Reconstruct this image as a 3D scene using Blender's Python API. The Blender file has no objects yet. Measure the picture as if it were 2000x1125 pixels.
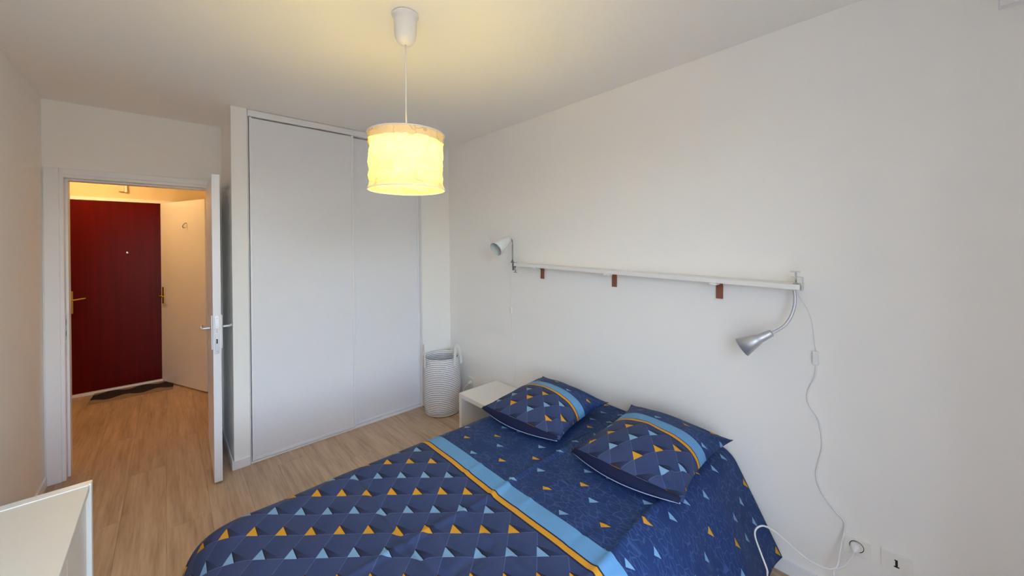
import bpy, bmesh, math, random
from mathutils import Vector, Matrix, noise

random.seed(7)
sc = bpy.context.scene
COL = sc.collection
R = math.radians

# ------------------------------------------------------------------ camera
YAW, ROLL, FPX, CY = 0.746, -0.011, 726.0, 478.0
EYE = Vector((0.0, 0.0, 1.523))
FWD = Vector((math.sin(YAW), math.cos(YAW), 0.0))
_rt = Vector((math.cos(YAW), -math.sin(YAW), 0.0))
_up = Vector((0, 0, 1.0))
CR = _rt * math.cos(ROLL) + _up * math.sin(ROLL)
CU = -_rt * math.sin(ROLL) + _up * math.cos(ROLL)
cd = bpy.data.cameras.new('camera')
cam = bpy.data.objects.new('camera', cd)
COL.objects.link(cam)
cd.sensor_width = 36.0
cd.lens = FPX / 2000.0 * 36.0
cd.shift_y = -(562.5 - CY) / 2000.0
cd.clip_start = 0.02
cam.matrix_world = Matrix(((CR.x, CU.x, -FWD.x, EYE.x), (CR.y, CU.y, -FWD.y, EYE.y), (CR.z, CU.z, -FWD.z, EYE.z), (0, 0, 0, 1)))
sc.camera = cam

# ------------------------------------------------------------------ light and exposure
SKY_STRENGTH = 3.3
BULB_STRENGTH = 240.0
HALL_STRENGTH = 46.0
EXPOSURE = 0.12
GROUND_GLOW = (0.66, 0.64, 0.60, 1.0)
sc.view_settings.view_transform = 'Standard'
sc.view_settings.look = 'None'
sc.view_settings.gamma = 1.0
sc.view_settings.use_curve_mapping = False
sc.view_settings.exposure = EXPOSURE
sc.cycles.use_light_tree = False
sc.cycles.max_bounces = 12
sc.cycles.diffuse_bounces = 12
sc.cycles.glossy_bounces = 3
sc.cycles.caustics_reflective = False
sc.cycles.caustics_refractive = False
sc.cycles.use_adaptive_sampling = True
sc.cycles.adaptive_threshold = 0.1
sc.cycles.adaptive_min_samples = 16
w = bpy.data.worlds.new('world')
sc.world = w
w.use_nodes = True
wn = w.node_tree
wn.nodes.clear()
wo = wn.nodes.new('ShaderNodeOutputWorld')
wb = wn.nodes.new('ShaderNodeBackground')
sky = wn.nodes.new('ShaderNodeTexSky')
sky.sky_type = 'NISHITA'
sky.sun_disc = False
sky.sun_elevation = R(38)
sky.sun_rotation = R(20)
sky.air_density = 1.0
sky.dust_density = 3.0
wb.inputs['Strength'].default_value = SKY_STRENGTH
hs = wn.nodes.new('ShaderNodeHueSaturation')   # hazy, half-overcast sky
hs.inputs['Saturation'].default_value = 0.8
wn.links.new(sky.outputs[0], hs.inputs['Color'])
gtc = wn.nodes.new('ShaderNodeTexCoord')         # unseen ground glow below the horizon, added to lift walls and ceiling
gsx = wn.nodes.new('ShaderNodeSeparateXYZ')
wn.links.new(gtc.outputs['Generated'], gsx.inputs[0])
gmr = wn.nodes.new('ShaderNodeMapRange')
gmr.inputs['From Min'].default_value = -0.03
gmr.inputs['From Max'].default_value = 0.0
wn.links.new(gsx.outputs[2], gmr.inputs['Value'])
gmx = wn.nodes.new('ShaderNodeMix')
gmx.data_type = 'RGBA'
gmx.inputs[6].default_value = GROUND_GLOW
wn.links.new(gmr.outputs[0], gmx.inputs[0])
wn.links.new(hs.outputs[0], gmx.inputs[7])
wn.links.new(gmx.outputs[2], wb.inputs[0])
wn.links.new(wb.outputs[0], wo.inputs[0])

# room constants (metres); x to the bed-head wall, y to the wardrobe, z up
WX, LX = 2.077, -0.596          # bed-head wall, left wall
CYW, DY, BY = 3.177, 3.81, -0.40  # wardrobe front, door wall, window wall
H = 2.5
HB, HL, HR = 5.90, -0.95, 0.345   # hall: back, left, right
WIN = (-0.56, 0.80, 0.06, 2.28)   # window x0 x1 z0 z1

# portal in the window opening (guides sampling of the sky, gives no light itself)
pl = bpy.data.lights.new('window_portal', 'AREA')
pl.shape = 'RECTANGLE'
pl.size = WIN[1] - WIN[0]
pl.size_y = WIN[3] - WIN[2]
pl.cycles.is_portal = True
po = bpy.data.objects.new('window_portal', pl)
po.location = ((WIN[0] + WIN[1]) / 2, BY - 0.20, (WIN[2] + WIN[3]) / 2)
po.rotation_euler = (R(90), 0, 0)
COL.objects.link(po)


# ------------------------------------------------------------------ helpers
def px(x, y, ax, val):
    d = FWD + CR * ((x - 1000) / FPX) + CU * ((CY - y) / FPX)
    t = (val - EYE[ax]) / d[ax]
    return EYE + d * t


def lin(c):
    return tuple(((v / 255) / 12.92 if v / 255 <= 0.04045 else ((v / 255 + 0.055) / 1.055) ** 2.4) for v in c) + (1.0,)


class S:
    """socket wrapper with arithmetic"""
    tree = None

    def __init__(s, sock): s.s = sock

    def op(s, o, b=None, c=None, clamp=False):
        n = S.tree.nodes.new('ShaderNodeMath')
        n.operation = o
        n.use_clamp = clamp
        for i, v in enumerate((s, b, c)):
            if v is None: continue
            if isinstance(v, S): S.tree.links.new(v.s, n.inputs[i])
            else: n.inputs[i].default_value = v
        return S(n.outputs[0])

    def __add__(s, b): return s.op('ADD', b)
    def __sub__(s, b): return s.op('SUBTRACT', b)
    def __mul__(s, b): return s.op('MULTIPLY', b)
    def lt(s, b): return s.op('LESS_THAN', b)
    def gt(s, b): return s.op('GREATER_THAN', b)
    def frac(s): return s.op('FRACT')
    def mx(s, b): return s.op('MAXIMUM', b)
    def mn(s, b): return s.op('MINIMUM', b)


def wrapmod(a, per):
    return a - (a * (1.0 / per)).op('FLOOR') * per


def mixc(fac, a, b):
    n = S.tree.nodes.new('ShaderNodeMix')
    n.data_type = 'RGBA'
    for i, v in ((0, fac), (6, a), (7, b)):
        if isinstance(v, S): S.tree.links.new(v.s, n.inputs[i])
        else: n.inputs[i].default_value = v
    return S(n.outputs[2])


def newmat(name):
    m = bpy.data.materials.new(name)
    m.use_nodes = True
    S.tree = m.node_tree
    b = m.node_tree.nodes['Principled BSDF']
    return m, m.node_tree, b


def bump(nt, b, height, dist, strength=1.0):
    n = nt.nodes.new('ShaderNodeBump')
    n.inputs['Strength'].default_value = strength
    n.inputs['Distance'].default_value = dist
    nt.links.new(height.s, n.inputs['Height'])
    nt.links.new(n.outputs[0], b.inputs['Normal'])


def objco(nt, kind='Object'):
    return nt.nodes.new('ShaderNodeTexCoord').outputs[kind]


def ntex(nt, co, scale, detail=3.0, rough=0.55, sc3=None):
    if sc3:
        mp = nt.nodes.new('ShaderNodeMapping')
        mp.inputs['Scale'].default_value = sc3
        nt.links.new(co, mp.inputs[0])
        co = mp.outputs[0]
    n = nt.nodes.new('ShaderNodeTexNoise')
    n.inputs['Scale'].default_value = scale
    n.inputs['Detail'].default_value = detail
    n.inputs['Roughness'].default_value = rough
    nt.links.new(co, n.inputs['Vector'])
    return S(n.outputs['Fac'])


def plain(name, rgb, rough=0.5, metal=0.0, spec=0.5, var=0.03, scale=6.0, bmp=0.0, bscale=80.0):
    m, nt, b = newmat(name)
    co = objco(nt)
    n = ntex(nt, co, scale, 1.0)
    c = lin(rgb)
    d = tuple(max(0, x * (1 - var * 2)) for x in c[:3]) + (1,)
    nt.links.new(mixc(n, d, c).s, b.inputs['Base Color'])
    b.inputs['Roughness'].default_value = rough
    b.inputs['Metallic'].default_value = metal
    b.inputs['Specular IOR Level'].default_value = spec
    if bmp:
        bump(nt, b, ntex(nt, co, bscale, 2.0), bmp)
    return m


MT = {}
MT['wall'] = plain('wall_paint', (243, 241, 237), 0.75, spec=0.2, var=0.01, scale=1.5)
MT['ceil'] = plain('ceiling_paint', (243, 241, 237), 0.85, spec=0.1, var=0.01, scale=1.5)
MT['hallwall'] = plain('hall_paint', (222, 206, 172), 0.8, spec=0.2, var=0.015, scale=2)
MT['trim'] = plain('white_trim_paint', (236, 236, 238), 0.35, var=0.01)
MT['closet'] = plain('wardrobe_panel', (232, 233, 237), 0.5, spec=0.35, var=0.01)
MT['lacquer'] = plain('white_lacquer', (232, 230, 226), 0.3, var=0.01)
MT['cabtop'] = plain('cabinet_top_lacquer', (228, 225, 216), 0.45, var=0.015)
MT['alu'] = plain('aluminium', (185, 186, 190), 0.35, 0.9, var=0.03)
MT['silver'] = plain('silver_metal', (206, 208, 214), 0.42, 0.75, var=0.02)
MT['chrome'] = plain('chrome', (150, 150, 155), 0.18, 1.0, var=0.02)
MT['brass'] = plain('brass', (196, 160, 84), 0.3, 0.9, var=0.05)
MT['black'] = plain('black_plastic', (22, 20, 20), 0.5, var=0.05)
MT['plastic'] = plain('white_plastic', (234, 233, 232), 0.4, var=0.01)
MT['socket'] = plain('socket_plastic', (240, 238, 232), 0.35, var=0.01)
MT['leather'] = plain('brown_leather', (150, 90, 66), 0.6, var=0.12, scale=40, bmp=0.0005, bscale=300)
MT['mattress'] = plain('mattress_cloth', (225, 224, 220), 0.9, spec=0.1, var=0.02)
MT['bedbase_roomshade'] = plain('bed_base_and_room_shade', (60, 58, 62), 0.8, var=0.05)
MT['handle'] = plain('canvas_white', (232, 228, 222), 0.85, var=0.03, bmp=0.0004, bscale=250)

# floor wood
m, nt, b = newmat('oak_laminate')
oi = nt.nodes.new('ShaderNodeObjectInfo')
tc = objco(nt, 'Object')
ad = nt.nodes.new('ShaderNodeVectorMath')
ad.operation = 'MULTIPLY_ADD'
cmb = nt.nodes.new('ShaderNodeCombineXYZ')
for i in range(3):
    nt.links.new(oi.outputs['Random'], cmb.inputs[i])
ad.inputs[1].default_value = (37, 53, 11)
nt.links.new(cmb.outputs[0], ad.inputs[0])
nt.links.new(tc, ad.inputs[2])
g1 = ntex(nt, ad.outputs[0], 1.0, 5, 0.6, (26, 1.6, 1))
g2 = ntex(nt, ad.outputs[0], 1.0, 3, 0.6, (90, 5, 1))
f = (g1 * 0.65 + g2 * 0.35)
mr = nt.nodes.new('ShaderNodeValToRGB')
mr.color_ramp.elements[0].position = 0.32
mr.color_ramp.elements[0].color = lin((158, 130, 103))
mr.color_ramp.elements[1].position = 0.70
mr.color_ramp.elements[1].color = lin((212, 185, 156))
nt.links.new(f.s, mr.inputs[0])
tone = S(oi.outputs['Random']) * 0.08 + 0.96
vm = nt.nodes.new('ShaderNodeVectorMath')
vm.operation = 'SCALE'
nt.links.new(mr.outputs[0], vm.inputs[0])
nt.links.new(tone.s, vm.inputs['Scale'])
nt.links.new(vm.outputs[0], b.inputs['Base Color'])
b.inputs['Roughness'].default_value = 0.42
bump(nt, b, g2, 0.0004)
MT['floor'] = m

# red entrance door
m, nt, b = newmat('mahogany_veneer')
co = objco(nt)
g = ntex(nt, co, 1.0, 4, 0.6, (30, 30, 1.2))
nt.links.new(mixc(g, lin((70, 2, 1)), lin((100, 7, 3))).s, b.inputs['Base Color'])
b.inputs['Roughness'].default_value = 0.32
b.inputs['Specular IOR Level'].default_value = 0.12
MT['red'] = m

# doormat
m, nt, b = newmat('doormat_waves')
sx = nt.nodes.new('ShaderNodeSeparateXYZ')
nt.links.new(objco(nt), sx.inputs[0])
X, Y = S(sx.outputs[0]), S(sx.outputs[1])
half = (X * 26.0).op('SINE') * 0.035 + 0.12
inside = ((Y - 0.02).op('ABSOLUTE')).lt(half)
nt.links.new(mixc(inside, lin((150, 128, 98)), lin((34, 24, 24))).s, b.inputs['Base Color'])
b.inputs['Roughness'].default_value = 0.95
bump(nt, b, ntex(nt, objco(nt), 300, 2), 0.002)
MT['mat'] = m

# basket stripes
m, nt, b = newmat('striped_canvas')
sx = nt.nodes.new('ShaderNodeSeparateXYZ')
nt.links.new(objco(nt), sx.inputs[0])
nn = ntex(nt, objco(nt), 14, 2)
ph = (S(sx.outputs[2]) + (nn - 0.5) * 0.006) * (1 / 0.0165)
st = ph.frac().lt(0.30)
dash = ntex(nt, objco(nt), 160, 2).gt(0.36)
nt.links.new(mixc(st * dash, lin((238, 235, 232)), lin((112, 112, 122))).s, b.inputs['Base Color'])
b.inputs['Roughness'].default_value = 0.9
bump(nt, b, ntex(nt, objco(nt), 200, 2), 0.0008)
MT['basket'] = m

# lamp shade paper
m, nt, b = newmat('crumpled_paper')
nt.nodes.remove(b)
out = nt.nodes['Material Output']
df = nt.nodes.new('ShaderNodeBsdfDiffuse')
tr = nt.nodes.new('ShaderNodeBsdfTranslucent')
mx_ = nt.nodes.new('ShaderNodeMixShader')
v = nt.nodes.new('ShaderNodeTexNoise')
v.inputs['Scale'].default_value = 26
v.inputs['Detail'].default_value = 4
nt.links.new(objco(nt), v.inputs['Vector'])
fc = S(v.outputs['Fac'])
vd = nt.nodes.new('ShaderNodeTexNoise')
vd.inputs['Scale'].default_value = 7
vd.inputs['Detail'].default_value = 3
nt.links.new(objco(nt), vd.inputs['Vector'])
crease = ((S(vd.outputs['Fac']) - 0.5).op('ABSOLUTE')).lt(0.006)
vd2 = nt.nodes.new('ShaderNodeTexNoise')
vd2.inputs['Scale'].default_value = 11
vd2.inputs['Detail'].default_value = 2
nt.links.new(objco(nt), vd2.inputs['Vector'])
crease = crease.mx(((S(vd2.outputs['Fac']) - 0.44).op('ABSOLUTE')).lt(0.004))
cc = mixc(fc, lin((226, 206, 158)), lin((250, 238, 202)))
cc = mixc(crease * 0.4, cc, lin((176, 150, 100)))
for n_ in (df, tr):
    nt.links.new(cc.s, n_.inputs['Color'])
mx_.inputs[0].default_value = 0.26
nt.links.new(df.outputs[0], mx_.inputs[1])
nt.links.new(tr.outputs[0], mx_.inputs[2])
nt.links.new(mx_.outputs[0], out.inputs[0])
bn = nt.nodes.new('ShaderNodeBump')
bn.inputs['Distance'].default_value = 0.004
nt.links.new(v.outputs['Fac'], bn.inputs['Height'])
nt.links.new(bn.outputs[0], df.inputs['Normal'])
MT['paper'] = m

# frosted lamp glass
m, nt, b = newmat('frosted_glass')
b.inputs['Base Color'].default_value = lin((222, 226, 224))
b.inputs['Roughness'].default_value = 0.35
b.inputs['Subsurface Weight'].default_value = 0.0
nz = ntex(nt, objco(nt), 30)
nt.links.new(mixc(nz, lin((214, 219, 216)), lin((226, 230, 228))).s, b.inputs['Base Color'])
MT['frost'] = m
MT['innershaded'] = plain('shaded_inner_glass', (206, 211, 208), 0.4, var=0.03)


def emat(name, rgb, strength):
    m, nt, b = newmat(name)
    b.inputs['Base Color'].default_value = (1, 1, 1, 1)
    b.inputs['Emission Color'].default_value = rgb + (1,)
    b.inputs['Emission Strength'].default_value = strength
    return m


MT['bulb'] = emat('warm_bulb', (1.0, 0.73, 0.15), BULB_STRENGTH)
MT['hallbulb'] = emat('hall_globe', (1.0, 0.66, 0.30), HALL_STRENGTH)

# window pane
m, nt, b = newmat('window_pane')
nt.nodes.remove(b)
t_ = nt.nodes.new('ShaderNodeBsdfTransparent')
gl = nt.nodes.new('ShaderNodeBsdfGlossy')
gl.inputs['Roughness'].default_value = 0.02
ms = nt.nodes.new('ShaderNodeMixShader')
ms.inputs[0].default_value = 0.05
nt.links.new(t_.outputs[0], ms.inputs[1])
nt.links.new(gl.outputs[0], ms.inputs[2])
nt.links.new(ms.outputs[0], nt.nodes['Material Output'].inputs[0])
MT['pane'] = m

# bedding print, driven by a UV map in metres
def bedding(name):
    m, nt, b = newmat(name)
    uvn = nt.nodes.new('ShaderNodeUVMap')
    uvn.uv_map = 'UVMap'
    sx = nt.nodes.new('ShaderNodeSeparateXYZ')
    nt.links.new(uvn.outputs[0], sx.inputs[0])
    U, V = S(sx.outputs[0]), S(sx.outputs[1])
    a, bq = U * (1 / 0.153), V * (1 / 0.14)
    p = a - bq + 0.317
    q = a + bq - 0.84
    pf, qf = p.frac(), q.frac()
    d = pf + qf
    thick = d.lt(0.41)
    even = ((q * 0.5).frac()).lt(0.5)
    rim = d.lt(0.455) * (d.gt(0.41))
    navy, dark, light = lin((47, 62, 102)), lin((17, 24, 50)), lin((88, 104, 148))
    yel, blu = lin((206, 150, 44)), lin((120, 160, 196))
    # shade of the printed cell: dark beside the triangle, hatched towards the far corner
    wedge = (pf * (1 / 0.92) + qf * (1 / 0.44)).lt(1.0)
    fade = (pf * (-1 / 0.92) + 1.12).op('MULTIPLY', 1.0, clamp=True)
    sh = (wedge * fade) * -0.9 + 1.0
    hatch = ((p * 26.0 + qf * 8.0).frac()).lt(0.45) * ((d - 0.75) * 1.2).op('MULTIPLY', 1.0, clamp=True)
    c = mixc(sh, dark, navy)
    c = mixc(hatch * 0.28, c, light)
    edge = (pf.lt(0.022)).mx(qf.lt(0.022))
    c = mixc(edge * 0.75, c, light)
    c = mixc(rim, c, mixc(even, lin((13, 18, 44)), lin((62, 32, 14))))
    tri = mixc(even, blu, yel)
    foot = mixc(thick, c, tri)
    # head half: scattered triangles over a fine zigzag
    nz = ntex(nt, uvn.outputs[0], 9, 2)
    vo = nt.nodes.new('ShaderNodeTexVoronoi')
    vo.feature = 'DISTANCE_TO_EDGE'
    mpv = nt.nodes.new('ShaderNodeMapping')
    mpv.inputs['Scale'].default_value = (50, 24, 1)
    mpv.inputs['Rotation'].default_value = (0, 0, 0.5)
    nt.links.new(uvn.outputs[0], mpv.inputs[0])
    nt.links.new(mpv.outputs[0], vo.inputs['Vector'])
    vo.inputs['Scale'].default_value = 1.0
    zz = S(vo.outputs['Distance']).lt(0.045) * nz.gt(0.40)
    h = mixc(zz * 0.38, lin((31, 54, 102)), lin((76, 104, 154)))
    for cu, cv, yellow in ((1.139, 1.625, 1), (1.268, 1.528, 1), (1.042, 1.583, 0), (1.077, 1.485, 0), (1.215, 1.446, 0), (1.39, 1.482, 0), (1.36, 1.575, 0)):
        du = wrapmod(U - cu + 0.1, 0.44) - 0.1
        dv = wrapmod(V - cv + 0.14, 0.283) - 0.14
        dp = du * (1 / 0.153) - dv * (1 / 0.14)
        dq = du * (1 / 0.153) + dv * (1 / 0.14)
        ins = dp.gt(0.0) * dq.gt(0.0)
        e = dp * (1 / 0.36) + dq * (1 / 0.27)
        h = mixc(ins * e.lt(1.12), h, lin((70, 44, 24)) if yellow else lin((30, 44, 92)))
        h = mixc(ins * e.lt(1.0), h, yel if yellow else blu)
    c = mixc(U.gt(0.962), foot, h)
    c = mixc(U.gt(0.958) * U.lt(1.068), c, lin((30, 34, 62)))
    c = mixc(U.gt(0.965) * U.lt(0.986), c, lin((206, 148, 44)))
    c = mixc(U.gt(0.992) * U.lt(1.066), c, lin((98, 150, 198)))
    nt.links.new(c.s, b.inputs['Base Color'])
    b.inputs['Roughness'].default_value = 0.62
    b.inputs['Specular IOR Level'].default_value = 0.25
    weave = ntex(nt, uvn.outputs[0], 420, 1)
    soft = ntex(nt, uvn.outputs[0], 11, 3)
    bump(nt, b, soft * 1.0 + weave * 0.05, 0.006, 0.7)
    return m


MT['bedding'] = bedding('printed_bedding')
MT['navy'] = plain('navy_lining', (20, 28, 62), 0.7, spec=0.2, var=0.04)
MT['hem'] = plain('white_hem', (170, 176, 200), 0.8, var=0.02)


# ---- geometry
def obj(name, bm, mat, parent=None, smooth=False, loc=None, rot=None, kind=None):
    me = bpy.data.meshes.new(name)
    bmesh.ops.recalc_face_normals(bm, faces=bm.faces)
    bm.to_mesh(me)
    bm.free()
    if smooth:
        me.polygons.foreach_set('use_smooth', [True] * len(me.polygons))
    me.materials.append(MT[mat] if isinstance(mat, str) else mat)
    o = bpy.data.objects.new(name, me)
    COL.objects.link(o)
    if parent: o.parent = parent
    if loc: o.location = loc
    if rot: o.rotation_euler = rot
    if kind: o['kind'] = kind
    return o


def thing(name, label, cat, loc=(0, 0, 0), rz=0.0, group=None, rot=None):
    o = bpy.data.objects.new(name, None)
    o.empty_display_size = 0.05
    COL.objects.link(o)
    o.location = loc
    o.rotation_euler = rot or (0, 0, rz)
    o['label'] = label
    o['category'] = cat
    if group: o['group'] = group
    return o


def tag(o, label, cat, group=None):
    o['label'] = label
    o['category'] = cat
    if group: o['group'] = group
    return o


def struct(o, label=None):
    o['kind'] = 'structure'
    if label: o['label'] = label
    return o


def box(x0, x1, y0, y1, z0, z1, bev=0.0, bm=None, seg=2):
    own = bm is None
    t = bmesh.new()
    vs = [t.verts.new((x, y, z)) for x in (x0, x1) for y in (y0, y1) for z in (z0, z1)]
    for f_ in ((0, 1, 3, 2), (4, 6, 7, 5), (0, 4, 5, 1), (2, 3, 7, 6), (0, 2, 6, 4), (1, 5, 7, 3)):
        t.faces.new([vs[i] for i in f_])
    bmesh.ops.recalc_face_normals(t, faces=t.faces)
    if bev:
        bmesh.ops.bevel(t, geom=list(t.edges), offset=bev, segments=seg, affect='EDGES', profile=0.5)
    if own: return t
    me = bpy.data.meshes.new('tmp')
    t.to_mesh(me)
    t.free()
    bm.from_mesh(me)
    bpy.data.meshes.remove(me)
    return bm


def lathe(prof, n=32, bm=None, origin=(0, 0, 0), axis=(0, 0, 1), jit=None):
    bm = bm or bmesh.new()
    ax = Vector(axis).normalized()
    q = Vector((0, 0, 1)).rotation_difference(ax)
    O = Vector(origin)
    rings = []
    for k, (r, z) in enumerate(prof):
        if r < 1e-6:
            rings.append([bm.verts.new(O + q @ Vector((0, 0, z)))])
        else:
            row = []
            for i in range(n):
                a = 2 * math.pi * i / n
                rr = r + (jit(a, z) if jit else 0.0)
                row.append(bm.verts.new(O + q @ Vector((rr * math.cos(a), rr * math.sin(a), z))))
            rings.append(row)
    for a_, b_ in zip(rings, rings[1:]):
        for i in range(n):
            j = (i + 1) % n
            if len(a_) == 1 and len(b_) == 1: continue
            if len(a_) == 1: bm.faces.new((a_[0], b_[i], b_[j]))
            elif len(b_) == 1: bm.faces.new((a_[i], a_[j], b_[0]))
            else: bm.faces.new((a_[i], a_[j], b_[j], b_[i]))
    return bm


def spline(pts, sub=8):
    pts = [Vector(p) for p in pts]
    if len(pts) < 3: return pts
    P = [pts[0] * 2 - pts[1]] + pts + [pts[-1] * 2 - pts[-2]]
    out = []
    for i in range(1, len(P) - 2):
        for k in range(sub):
            t = k / sub
            a, b_, c, d = P[i - 1], P[i], P[i + 1], P[i + 2]
            out.append(0.5 * ((2 * b_) + (c - a) * t + (2 * a - 5 * b_ + 4 * c - d) * t * t + (3 * b_ - a - 3 * c + d) * t ** 3))
    out.append(pts[-1])
    return out


def tube(pts, r, n=8, bm=None, cap=True):
    bm = bm or bmesh.new()
    pts = [Vector(p) for p in pts]
    ref = Vector((0.31, 0.22, 0.93)).normalized()
    rings = []
    for i, p in enumerate(pts):
        d = (pts[min(i + 1, len(pts) - 1)] - pts[max(i - 1, 0)]).normalized()
        if abs(d.dot(ref)) > 0.97: ref = Vector((0.9, 0.3, 0.1)).normalized()
        a = d.cross(ref).normalized()
        b_ = d.cross(a).normalized()
        rr = r(i / (len(pts) - 1)) if callable(r) else r
        rings.append([bm.verts.new(p + a * rr * math.cos(2 * math.pi * k / n) + b_ * rr * math.sin(2 * math.pi * k / n)) for k in range(n)])
    for x, y in zip(rings, rings[1:]):
        for k in range(n):
            bm.faces.new((x[k], x[(k + 1) % n], y[(k + 1) % n], y[k]))
    if cap:
        bm.faces.new(rings[0][::-1])
        bm.faces.new(rings[-1])
    return bm


def empty_bm(): return bmesh.new()


# ------------------------------------------------------------------ the setting
T = 0.12
# floor slab and planks
floor = struct(obj('floor', box(-1.2, 2.3, -0.6, 6.1, -0.10, -0.008), 'floor'), 'oak laminate floor running from bedroom into the hall')
PW, PL, GAP = 0.19, 1.28, 0.0003
bm = box(-PW / 2 + GAP, PW / 2 - GAP, 0, PL - 2 * GAP, -0.008, 0.0, 0.0004, seg=1)
first = obj('plank', bm, 'floor', floor)
pm = first.data
x = -0.021 + PW / 2 - PW * 5
col = 0
n_pl = 0
while x < WX + PW:
    y = 2.757 - 3 * PL + (0, 0.43, 0.86, 0.21, 0.64)[col % 5] * PL
    while y < HB + 0.05:
        inside = (LX - PW < x < WX + PW and y + PL > BY and y < DY + .1) or (HL - PW < x < HR + PW and y + PL > DY and y < HB)
        if inside:
            o = first if n_pl == 0 else first.copy()
            if n_pl: COL.objects.link(o)
            o.location = (x, y, 0)
            o.parent = floor
            n_pl += 1
        y += PL
    x += PW
    col += 1

struct(obj('ceiling', box(LX - T, WX + T, BY - T, DY + T, H, H + 0.1), 'ceil'), 'white painted bedroom ceiling')
struct(obj('wall_right', box(WX, WX + T, BY - T, DY + T, 0, H), 'wall'), 'plain white wall behind the bed head')
struct(obj('wall_left', box(LX - T, LX, BY - T, DY + T, 0, H), 'wall'), 'plain white wall beside the low cabinet')
# door wall with an opening
OX0, OX1, OZ = -0.506, 0.262, 2.0
bm = empty_bm()
box(LX, OX0 - 0.03, DY, DY + T, 0, H, bm=bm)
box(OX1 + 0.03, 0.32, DY, DY + T, 0, H, bm=bm)
box(OX0 - 0.03, OX1 + 0.03, DY, DY + T, OZ + 0.03, H, bm=bm)
struct(obj('wall_back', bm, 'wall'), 'white wall pierced by the open bedroom doorway')
# wardrobe niche walls
bm = empty_bm()
box(0.32, 0.412, CYW, DY + T, 0, H, bm=bm)
struct(obj('wall_pier', bm, 'wall'), 'narrow white pier left of the sliding wardrobe')
bm = empty_bm()
box(1.768, WX, CYW, CYW + 0.09, 0, H, bm=bm)
struct(obj('wall_niche', bm, 'wall'), 'narrow white wall strip right of the sliding wardrobe')
struct(obj('wall_wardrobe_rear', box(0.412, WX, DY, DY + T, 0, H), 'wall'), 'wall hidden behind the sliding wardrobe')
# window wall
bm = empty_bm()
box(LX, WIN[0], BY - 0.30, BY, 0, H, bm=bm)
box(WIN[1], WX, BY - 0.30, BY, 0, H, bm=bm)
box(WIN[0], WIN[1], BY - 0.30, BY, 0, WIN[2], bm=bm)
box(WIN[0], WIN[1], BY - 0.30, BY, WIN[3], H, bm=bm)
struct(obj('wall_front', bm, 'wall'), 'white wall with the window')
win = thing('window_1', 'white framed casement window', 'window')
del win['category']
struct(win)
yw = BY - 0.25
xm = (WIN[0] + WIN[1]) / 2
for a, b_ in ((WIN[0], xm), (xm, WIN[1])):
    bm = empty_bm()
    box(a, b_, yw - 0.03, yw + 0.03, WIN[2], WIN[2] + 0.06, bm=bm)
    box(a, b_, yw - 0.03, yw + 0.03, WIN[3] - 0.06, WIN[3], bm=bm)
    box(a, a + 0.05, yw - 0.03, yw + 0.03, WIN[2] + 0.06, WIN[3] - 0.06, bm=bm)
    box(b_ - 0.05, b_, yw - 0.03, yw + 0.03, WIN[2] + 0.06, WIN[3] - 0.06, bm=bm)
    fr = obj('window_frame', bm, 'trim', win)
    obj('pane', box(a + 0.05, b_ - 0.05, yw - 0.003, yw + 0.003, WIN[2] + 0.06, WIN[3] - 0.06), 'pane', fr)
obj('window_sill', box(WIN[0], WIN[1], BY - 0.12, BY + 0.03, WIN[2] - 0.025, WIN[2] + 0.001, 0.004), 'trim', win)

# white box in the top corner over the window end of the bed-head wall
struct(obj('trim_1', box(WX - 0.035, WX, BY, -0.20, 2.3, H, 0.003), 'trim'), 'white boxed casing high in the corner of the bed-head wall')

# baseboards
BH, BT = 0.062, 0.011
struct(obj('baseboard_right', box(WX - BT, WX, BY, CYW, 0, BH, 0.002), 'trim'))
struct(obj('baseboard_left', box(LX, LX + BT, BY, DY, 0, BH, 0.002), 'trim'))
bm = empty_bm()
box(0.318 - BT, 0.318, CYW - BT, DY, 0, BH, 0.002, bm=bm)
box(0.318, 0.41, CYW - BT, CYW, 0, BH, 0.002, bm=bm)
struct(obj('baseboard_pier', bm, 'trim'))
struct(obj('baseboard_niche', box(1.772, WX - BT, CYW - BT, CYW, 0, BH, 0.002), 'trim'))

# door lining and casing of the bedroom doorway
bm = empty_bm()
box(OX0 - 0.03, OX0, DY - 0.005, DY + T + 0.005, 0, OZ + 0.03, 0.002, bm=bm)
box(OX1, OX1 + 0.03, DY - 0.005, DY + T + 0.005, 0, OZ + 0.03, 0.002, bm=bm)
box(OX0, OX1, DY - 0.005, DY + T + 0.005, OZ, OZ + 0.03, 0.002, bm=bm)
box(OX0, OX0 + 0.012, DY + 0.05, DY + T, 0, OZ, 0.001, bm=bm)
box(OX0 + .012, OX1, DY + 0.05, DY + T, OZ - 0.012, OZ, 0.001, bm=bm)
lining = struct(obj('trim_2', bm, 'trim'), 'white lining of the bedroom doorway')
bm = empty_bm()
box(LX + 0.006, OX0 - 0.018, DY - 0.014, DY, 0, OZ + 0.06, 0.003, bm=bm)
box(OX0 - 0.018, OX1 + 0.03, DY - 0.012, DY, OZ + 0.02, OZ + 0.06, 0.003, bm=bm)
struct(obj('trim_3', bm, 'trim'), 'white casing round the bedroom doorway')
bm = empty_bm()
box(OX0, OX0 + 0.0015, DY + 0.012, DY + 0.034, 0.92, 1.09, bm=bm)
sp = obj('strike_plate', bm, 'alu', lining)
bm = empty_bm()
box(OX0 + 0.001, OX0 + 0.0022, DY + 0.017, DY + 0.029, 1.02, 1.06, bm=bm)
box(OX0 + 0.001, OX0 + 0.0022, DY + 0.017, DY + 0.029, 0.95, 0.985, bm=bm)
obj('strike_hole', bm, 'black', sp)


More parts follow.
